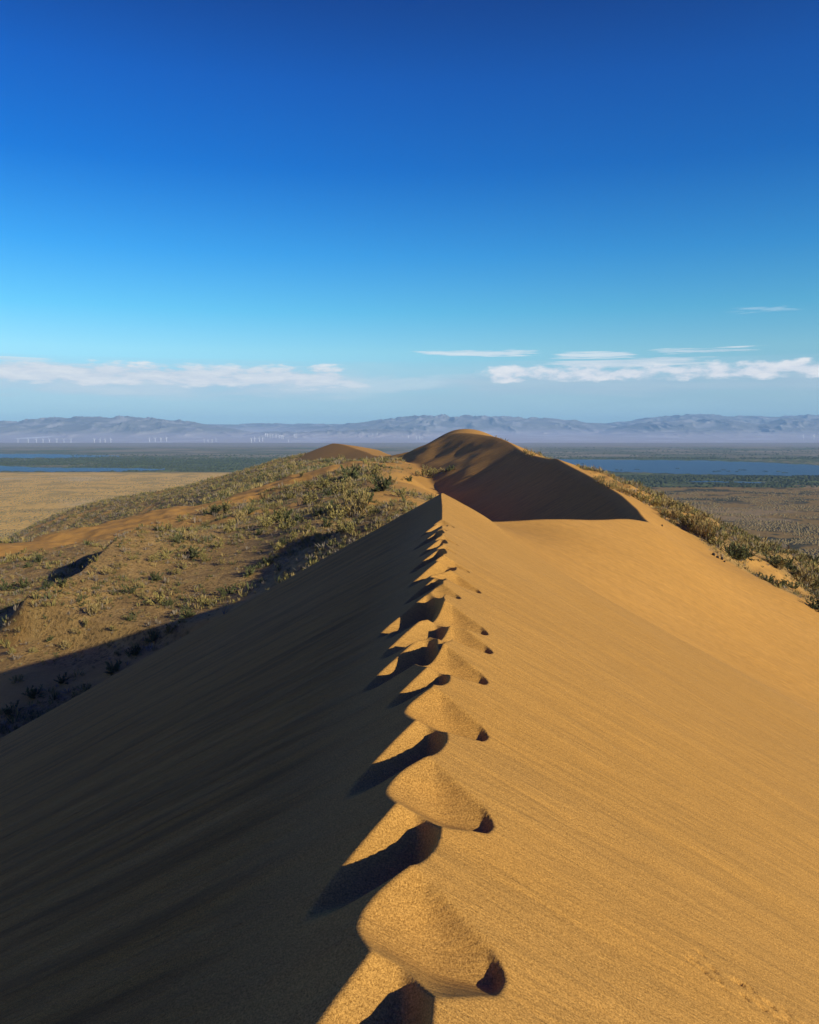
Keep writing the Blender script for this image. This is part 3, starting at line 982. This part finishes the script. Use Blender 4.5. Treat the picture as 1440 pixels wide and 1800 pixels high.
def shrub_protos(kind, seed):
    """a desert shrub one unit tall: a fan of stems carrying fine sprays"""
    r = random.Random(seed)
    SV, SF, FV, FF = [], [], [], []

    def spray(p, d, ln, wd):
        d = np.array(d) / np.linalg.norm(d)
        a = np.cross(d, (r.uniform(-1, 1), r.uniform(-1, 1), r.uniform(-1, 1)))
        a = a / (np.linalg.norm(a) + 1e-6) * wd
        i = len(FV)
        FV.extend([p - a * .4, p + a * .4, p + d * ln * .55 + a, p + d * ln, p + d * ln * .5 - a])
        FF.append((i, i + 1, i + 2, i + 3, i + 4))
    nst = {0: 15, 1: 20, 2: 24}[kind]
    spread = {0: 0.62, 1: 0.85, 2: 0.45}[kind]
    for k in range(nst):
        th = r.uniform(0, 2 * math.pi)
        lean = abs(r.gauss(0, spread)) + 0.08
        hgt = r.uniform(.55, 1.05) * math.cos(min(lean, 1.1)) ** 0.5
        base = np.array([math.cos(th), math.sin(th), 0]) * r.uniform(0, .14)
        base[2] = -0.08
        pts = [base]
        d = np.array([math.cos(th) * math.sin(lean), math.sin(th) * math.sin(lean), math.cos(lean)])
        nseg = 5
        for s in range(nseg):
            d = d + np.array([r.uniform(-.22, .22), r.uniform(-.22, .22), r.uniform(-.02, .14)])
            d /= np.linalg.norm(d)
            pts.append(pts[-1] + d * hgt / nseg)
        V, Fc = tube(pts, [0.016, 0.013, 0.010, 0.008, 0.005, 0.003], 3, False)
        o_ = len(SV)
        SV.extend(V)
        SF.extend([tuple(o_ + i for i in f) for f in Fc])
        for s in range({0: 26, 1: 44, 2: 20}[kind]):
            u_ = r.uniform(.28 if kind != 1 else .15, 1.0) * nseg
            i = min(int(u_), nseg - 1)
            p = pts[i] + (pts[i + 1] - pts[i]) * (u_ - i)
            dd = (pts[i + 1] - pts[i])
            dd = dd / np.linalg.norm(dd) + np.array([r.gauss(0, .55), r.gauss(0, .55), r.gauss(.15, .4)])
            if kind == 2:
                spray(p, dd + np.array([0, 0, .8]), r.uniform(.12, .28), r.uniform(.009, .020))
            else:
                spray(p + np.array([r.gauss(0, .02) for _ in range(3)]), dd, r.uniform(.07, .18), r.uniform(.015, .034))
    return bm_mesh('stems', SV, SF, M_TWIG, True), bm_mesh('foliage', FV, FF, M_LEAF[kind])


PROTO = [[shrub_protos(k, 100 * k + s) for s in range(4)] for k in range(3)]
LOOK = ['olive', 'dark', 'straw']

# (photo column, photo row of the foot, height in photo pixels) of the shrubs one can tell apart
SHRUBS = {
    'on the ridge below the far dune': [(617, 845, 25, 1), (660, 838, 20, 0), (600, 810, 8, 0), (510, 822, 6, 0), (667, 845, 10, 2), (560, 824, 6, 1), (640, 815, 6, 0), (530, 838, 7, 0)],
    'in the bush strip left of the summit slope': [(705, 873, 14, 0), (750, 840, 16, 0), (793, 827, 8, 1), (733, 837, 8, 2), (767, 832, 8, 0), (720, 846, 8, 1), (690, 852, 10, 2), (780, 832, 7, 2)],
    'on the crest of the scrubby rise': [(543, 860, 13, 0), (572, 860, 18, 0), (527, 870, 12, 2), (507, 878, 13, 0), (547, 889, 20, 0), (595, 872, 21, 0), (613, 865, 17, 2), (577, 872, 12, 1), (673, 862, 24, 1), (627, 884, 25, 0), (647, 882, 15, 1), (560, 905, 11, 1)],
    'on the sunlit patch by the near dune': [(622, 910, 36, 2), (633, 898, 26, 0), (590, 915, 24, 0), (582, 902, 15, 1), (603, 935, 18, 0), (617, 940, 16, 0), (575, 926, 12, 1), (655, 905, 10, 0), (668, 892, 9, 2)],
    'among the dark bushes of the hollow': [(470, 892, 8, 0), (467, 902, 10, 0), (483, 920, 22, 0), (497, 917, 20, 1), (473, 928, 15, 0), (507, 931, 18, 0), (542, 934, 15, 0), (517, 948, 13, 0), (537, 955, 13, 0), (560, 948, 12, 0), (490, 968, 12, 0), (497, 958, 10, 1), (525, 918, 12, 1), (455, 940, 9, 1), (580, 945, 10, 1)],
    'along the foot of the orange sand strip': [(422, 921, 18, 2), (407, 927, 12, 0), (397, 903, 18, 0), (377, 903, 14, 1), (423, 910, 10, 0), (397, 938, 12, 0), (383, 964, 12, 0), (293, 934, 13, 0), (277, 933, 8, 1), (337, 950, 12, 2), (313, 953, 10, 1), (440, 902, 9, 1), (360, 925, 7, 0)],
    'on bare sand at the lower left': [(167, 988, 10, 0), (207, 1000, 10, 2), (187, 1011, 12, 2), (233, 984, 8, 0), (290, 984, 12, 0), (273, 988, 12, 0), (70, 987, 10, 1), (50, 997, 8, 1), (110, 1027, 10, 1), (83, 1033, 10, 1), (43, 1033, 14, 1), (12, 1037, 14, 1), (140, 1000, 6, 0)],
    'beside the dark gully on the left slope': [(163, 1081, 17, 2), (227, 1043, 12, 1), (247, 1033, 8, 0), (273, 1020, 12, 1), (340, 980, 16, 1), (360, 987, 14, 0), (310, 1010, 10, 0), (390, 993, 8, 2), (300, 1063, 10, 1), (277, 1063, 20, 0), (250, 1050, 8, 2), (325, 1000, 8, 0)],
    'at the edge of the big shadow on the left': [(117, 1141, 12, 2), (150, 1101, 10, 0), (20, 1150, 10, 0), (57, 1147, 8, 0), (133, 1113, 8, 2), (90, 1125, 7, 1), (200, 1108, 8, 0), (230, 1090, 9, 1), (35, 1110, 8, 2)],
    'in deep shade under the near dune': [(60, 1225, 16, 1), (110, 1200, 12, 1), (200, 1180, 16, 1), (150, 1215, 12, 0), (270, 1125, 14, 1), (330, 1085, 14, 1), (400, 1045, 15, 1), (440, 1010, 13, 1), (20, 1255, 16, 1), (300, 1110, 12, 0), (240, 1150, 12, 1), (370, 1065, 10, 0), (470, 992, 13, 1), (425, 1035, 10, 0), (30, 1200, 12, 0)],
    'on the far right flank of the dune': [(925, 799, 8, 2), (935, 803, 7, 2), (1050, 846, 9, 2), (1060, 852, 9, 2), (1070, 857, 10, 2), (1080, 861, 10, 0), (1092, 866, 10, 2)],
    'higher along the right sand edge': [(1105, 872, 12, 2), (1118, 876, 13, 0), (1128, 882, 14, 0), (1139, 886, 16, 0), (1152, 892, 20, 0), (1173, 894, 17, 2), (1166, 910, 15, 0), (1187, 913, 17, 2), (1208, 926, 24, 0), (1224, 931, 23, 2), (1208, 902, 15, 2), (1218, 903, 13, 0), (1190, 895, 12, 0)],
    'lower along the right sand edge': [(1239, 947, 25, 2), (1250, 951, 20, 0), (1260, 963, 23, 0), (1245, 926, 13, 0), (1287, 979, 23, 1), (1300, 984, 23, 1), (1313, 979, 18, 1), (1292, 960, 10, 0), (1275, 950, 12, 0), (1230, 915, 10, 2), (1265, 935, 10, 1), (1310, 955, 9, 0)],
    'on the scrubby slope at the right edge': [(1350, 950, 10, 0), (1363, 966, 13, 0), (1340, 975, 15, 0), (1358, 992, 17, 1), (1371, 1000, 20, 0), (1382, 997, 18, 1), (1413, 988, 14, 0), (1429, 990, 16, 1), (1395, 975, 10, 0), (1330, 950, 8, 1), (1420, 965, 9, 1)],
    'in the dark hollow at the right edge': [(1403, 1017, 17, 0), (1413, 1030, 27, 2), (1429, 1035, 25, 0), (1350, 1022, 12, 1), (1366, 1030, 13, 1), (1379, 1032, 11, 1), (1332, 1014, 8, 1), (1436, 1072, 21, 1), (1395, 1034, 12, 1), (1437, 1010, 12, 0)],
}
sr = random.Random(11)
nsh = 0
SHRUB_XY = []
for place, items in SHRUBS.items():
    items = sorted(items)
    for kind in range(3):
        own = [it for it in items if it[3] == kind]
        for i, (px, py, hpx, _) in enumerate(own):
            p = hit(px, py)
            if p is None:
                print('no ground for shrub', place, px, py)
                continue
            if kind == 2 and hpx < 11 or hpx < 9:
                wide = 1.35
            else:
                wide = 1.15
            hm = min(hpx * (1.5 if px < 900 else 1.38) / F * p[1], 4.2)
            stems, fol = PROTO[kind][sr.randrange(4)]
            root = link('shrub', None)
            root.location = p
            root.rotation_euler = (0, 0, sr.uniform(0, 6.28))
            root.scale = (hm * wide * sr.uniform(.9, 1.15), hm * wide * sr.uniform(.9, 1.15), hm)
            if len(own) == 1:
                lab = 'only %s shrub %s' % (LOOK[kind], place)
            else:
                lab = '%s shrub %s, %s' % (LOOK[kind], place, nth(i, len(own)))
            tag(root, lab, 'shrub', 'desert shrubs ' + place)
            link('foliage', fol, root)
            link('stems', stems, root)
            SHRUB_XY.append((p[0], p[1]))
            nsh += 1
print('shrubs', nsh)


def scatter_blades(name, pts, sizes, blades, mats, seed, spread=.5, width=.05):
    """many small tufts joined into one ground-cover object"""
    g = np.random.default_rng(seed)
    n = len(pts)
    B = blades
    P0 = np.repeat(pts, B, 0)
    s = np.repeat(sizes, B)
    th = g.uniform(0, 2 * np.pi, n * B)
    ln = np.abs(g.normal(0, spread, n * B)) + .1
    hh = g.uniform(.5, 1.1, n * B) * s
    dirx, diry = np.cos(th), np.sin(th)
    bx_ = P0[:, 0] + dirx * g.uniform(0, .35, n * B) * s
    by_ = P0[:, 1] + diry * g.uniform(0, .35, n * B) * s
    bz_ = P0[:, 2] - .05 * s
    tx, ty, tz = bx_ + dirx * ln * hh, by_ + diry * ln * hh, bz_ + hh * np.cos(np.clip(ln, 0, 1.2))
    w = width * s * g.uniform(.6, 1.5, n * B)
    ta = g.uniform(0, np.pi, n * B)
    wx_, wy_ = np.cos(ta) * w, np.sin(ta) * w
    mx, my, mz = bx_ * .45 + tx * .55, by_ * .45 + ty * .55, bz_ * .4 + tz * .6
    V = np.stack([np.stack([bx_ - wx_ * .5, by_ - wy_ * .5, bz_], 1), np.stack([bx_ + wx_ * .5, by_ + wy_ * .5, bz_], 1),
                  np.stack([mx + wx_, my + wy_, mz], 1), np.stack([tx, ty, tz], 1), np.stack([mx - wx_, my - wy_, mz], 1)], 1).reshape(-1, 3)
    nf = n * B
    me = bpy.data.meshes.new(name)
    me.vertices.add(len(V))
    me.vertices.foreach_set('co', V.astype(np.float32).ravel())
    me.loops.add(nf * 5)
    me.loops.foreach_set('vertex_index', np.arange(nf * 5, dtype=np.int32))
    me.polygons.add(nf)
    me.polygons.foreach_set('loop_start', np.arange(nf, dtype=np.int32) * 5)
    me.polygons.foreach_set('loop_total', np.full(nf, 5, np.int32))
    me.update(calc_edges=True)
    for m__ in mats:
        me.materials.append(m__)
    mi = np.repeat(g.integers(0, len(mats), n), B).astype(np.int32)
    me.polygons.foreach_set('material_index', mi)
    o = link(name, me)
    return o


# ground cover on the scrubby slopes: only where the ground is not clean sand
vis = (np.abs(MX / MY) < 0.62) & (MY > 24)
rI, cI = np.where(vis[:-1, :-1])
area = (rr[rI] * 0.0042) * (rr[rI] * np.gradient(az)[cI])
dens = (6.5 * np.exp(-rr[rI] / 115) + 14.0 * np.exp(-rr[rI] / 45)) * (0.25 + 1.5 * sstep(-.15, .5, fbm(MX[rI, cI] / 7, MY[rI, cI] / 7, 3, 33)))
dens = dens + 0.6 * sstep(190, 250, MY[rI, cI]) * (MX[rI, cI] < 0)
right_side = (MX[rI, cI] > 15) & (MX[rI, cI] > MY[rI, cI] * 0.2)
dens = np.where(right_side, dens * 1.6 + 0.5, dens)
dens = dens * np.clip(1 - MS[rI, cI] * 1.05, 0, 1)
dens = dens * (MZ[rI, cI] > PLAIN + 1)
cnt = rng.random(len(rI)) < np.clip(area * dens, 0, 1)
rI, cI = rI[cnt], cI[cnt]

tp = np.stack([MX[rI, cI], MY[rI, cI], MZ[rI, cI]], 1) + np.c_[rng.normal(0, .03, (len(rI), 2)), np.zeros(len(rI))]
right_side = (MX[rI, cI] > 15) & (MX[rI, cI] > MY[rI, cI] * 0.2)
ts = rng.uniform(.11, .38, len(rI)) * np.where(rng.random(len(rI)) < .12, 1.8, 1) * np.clip(rr[rI] / 75, .75, 2.6) * np.where(right_side, 1.05, 1)
o = scatter_blades('ground_cover', tp, ts, 13, [M_LEAF[0], M_LEAF[2], M_TWIG, M_LEAF[1]], 5)
tag(o, 'low dry tufts scattered thickly over the scrubby slopes', 'ground cover', kind='stuff')


def scatter_blobs(name, pts, sx, sz, mat, seed):
    """many low rounded clumps joined into one far-off mass"""
    g = np.random.default_rng(seed)
    n = len(pts)
    ring = 6
    th = np.linspace(0, 2 * np.pi, ring, endpoint=False)
    V = np.zeros((n, 2 * ring + 1, 3))
    for lev, (rad, zz) in enumerate(((1.0, -0.05), (0.85, 0.62))):
        j = g.uniform(.7, 1.3, (n, ring))
        V[:, lev * ring:(lev + 1) * ring, 0] = pts[:, :1] + np.cos(th)[None] * rad * j * sx[:, None]
        V[:, lev * ring:(lev + 1) * ring, 1] = pts[:, 1:2] + np.sin(th)[None] * rad * j * sx[:, None]
        V[:, lev * ring:(lev + 1) * ring, 2] = pts[:, 2:3] + zz * sz[:, None] * (g.uniform(.7, 1.2, (n, ring)) if lev else 1)
    V[:, -1] = pts + np.c_[np.zeros((n, 2)), sz]
    f4 = [(k, (k + 1) % ring, ring + (k + 1) % ring, ring + k) for k in range(ring)]
    f3 = [(ring + k, ring + (k + 1) % ring, 2 * ring) for k in range(ring)]
    base = (np.arange(n) * (2 * ring + 1))[:, None, None]
    q4 = (base + np.array(f4)[None]).reshape(-1)
    q3 = (base + np.array(f3)[None]).reshape(-1)
    me = bpy.data.meshes.new(name)
    me.vertices.add(n * (2 * ring + 1))
    me.vertices.foreach_set('co', V.astype(np.float32).ravel())
    me.loops.add(len(q4) + len(q3))
    me.loops.foreach_set('vertex_index', np.r_[q4, q3].astype(np.int32))
    nf4, nf3 = len(q4) // 4, len(q3) // 3
    me.polygons.add(nf4 + nf3)
    me.polygons.foreach_set('loop_start', np.r_[np.arange(nf4) * 4, nf4 * 4 + np.arange(nf3) * 3].astype(np.int32))
    me.polygons.foreach_set('loop_total', np.r_[np.full(nf4, 4), np.full(nf3, 3)].astype(np.int32))
    me.update(calc_edges=True)
    me.materials.append(mat)
    return link(name, me)


def plain_points(n, px0, px1, py0, py1, seed, thr, sc):
    g = np.random.default_rng(seed)
    px = g.uniform(px0, px1, n * 3)
    py = g.uniform(py0, py1, n * 3)
    Y = -F * PLAIN / (py - HORIZON)
    X = (px - 720) / F * Y
    k = fbm(X / sc, Y / sc, 3, seed) + g.uniform(-.25, .25, n * 3) > thr
    return np.stack([X, Y, np.full(len(X), PLAIN)], 1)[k][:n]


M_SCRUB = leaf_mat('far_scrub', (0.16, 0.115, 0.045), (0.36, 0.26, 0.10))
M_MARSH = leaf_mat('marsh_green', (0.030, 0.042, 0.018), (0.10, 0.115, 0.045))
pts = np.concatenate([plain_points(16000, -60, 640, 838, 985, 201, -.1, 90), plain_points(16000, 990, 1500, 862, 1010, 202, -.1, 70)])
g = np.random.default_rng(4)
o = scatter_blobs('plain_scrub', pts, g.uniform(.4, 1.3, len(pts)), g.uniform(.4, 1.5, len(pts)), M_SCRUB, 6)
tag(o, 'countless small scrub clumps dotting the dry plain', 'scrub', kind='stuff')
pts = np.concatenate([plain_points(2600, -60, 560, 806, 816, 203, -.05, 120), plain_points(2200, 120, 600, 799, 829, 204, 0.0, 120), plain_points(700, -60, 300, 816, 818, 205, -.3, 120),
                      plain_points(2600, 1000, 1500, 837, 846, 206, -.1, 100), plain_points(1500, 1030, 1500, 845.5, 857, 207, 0.0, 100), plain_points(900, 880, 1500, 804.5, 807, 208, -.3, 120), plain_points(900, 880, 1500, 787, 804, 209, .15, 200)])


def in_lake(p):
    px = px_of(p[:, 0], p[:, 1])
    py = py_plain(p[:, 1])
    right_lake = (px > 880) & (py > np.interp(px, [900, 1240, 1440, 1640], [806.5, 809.5, 818, 824])) & (py < np.interp(px, [985, 1030, 1080, 1200, 1440, 1640], [811, 822, 828.5, 832.5, 837, 845]))
    return right_lake | (px < 290) & (py > np.interp(px, [0, 180, 290], [818.5, 822.5, 824])) & (py < np.interp(px, [0, 120, 230, 290], [828, 829, 828, 825]))


pts = pts[~in_lake(pts)]
o = scatter_blobs('marsh_vegetation', pts, g.uniform(1.5, 5.0, len(pts)), g.uniform(1.0, 4.0, len(pts)), M_MARSH, 7)
tag(o, 'dark green reeds and bushes round the lakes', 'marsh vegetation', kind='stuff')

# reed islets in the wide lake
ISL = [(1014, 817, 5), (1024, 816, 5), (1084, 826.5, 6), (1092, 827, 4), (1120, 826, 5), (1190, 824, 4), (1256, 829.5, 7), (1264, 829, 4), (1272, 826.5, 4), (1281, 829, 4), (1295, 829.5, 6), (1299, 826.5, 4), (1309, 827, 4), (1346, 829, 5), (1368, 829.5, 7), (1378, 831.5, 7)]
for i, (px, py, w) in enumerate(ISL):
    Y = -F * PLAIN / (py - HORIZON)
    n = 7
    pp = np.stack([(px - 720 + g.normal(0, w / 3.2, n)) / F * Y, Y + g.normal(0, 6, n), np.full(n, PLAIN + .4)], 1)
    o = scatter_blobs('reed_islet', pp, g.uniform(1.2, 2.6, n), g.uniform(1.0, 2.2, n), M_MARSH, 300 + i)
    c = pp.mean(0)
    o.data.transform(__import__('mathutils').Matrix.Translation((-c[0], -c[1], -c[2])))
    o.location = c
    tag(o, 'dark reed islet in the wide right lake, %s of the sixteen' % nth(i, len(ISL)), 'reed islet', 'reed islets in the wide lake')

# ------------------------------------------------------------------ stones on the sand
m_rock, t, b = new_mat('dark_stone', 0.9, 0.2)
geo = t.node('ShaderNodeNewGeometry')
t.l.new(t.ramp(t.noise(geo.outputs['Position'], 9, 4, .6), [(.3, (.018, .014, .012)), (.7, (.06, .045, .035))]), b.inputs['Base Color'])
STONES = [(1254.5, 976.5, 5.5, 5.5, 'leftmost'), (1261.5, 981, 5, 5, 'second from left'), (1269, 984, 4, 6, 'tallest'), (1273.5, 988, 3.5, 3, 'smallest')]
import bmesh
for px, py, w, h, lab in STONES + [(1164, 925, 2.6, 3.5, None)]:
    p = hit(px, py)
    bm = bmesh.new()
    bmesh.ops.create_icosphere(bm, subdivisions=3, radius=1.0)
    for v in bm.verts:
        q = v.co
        f_ = 1 + 0.35 * float(perlin(np.array([q.x * 1.7 + px]), np.array([q.y * 1.7 + q.z * 1.3]), 9)[0])
        v.co = (q.x * f_ * w / 2 / F * p[1], q.y * f_ * w / 2 / F * p[1], (q.z * f_ + .65) * h / 1.8 / F * p[1])
    me = bpy.data.meshes.new('stone')
    bm.to_mesh(me)
    bm.free()
    me.materials.append(m_rock)
    o = link('stone', me)
    o.location = p
    if lab:
        tag(o, 'dark stone on lit sand at right, %s in a row of four' % lab, 'stone', 'row of dark stones on the sand')
    else:
        tag(o, 'tiny lone dark stone just right of the black shaded dune face', 'stone')
#REST3#
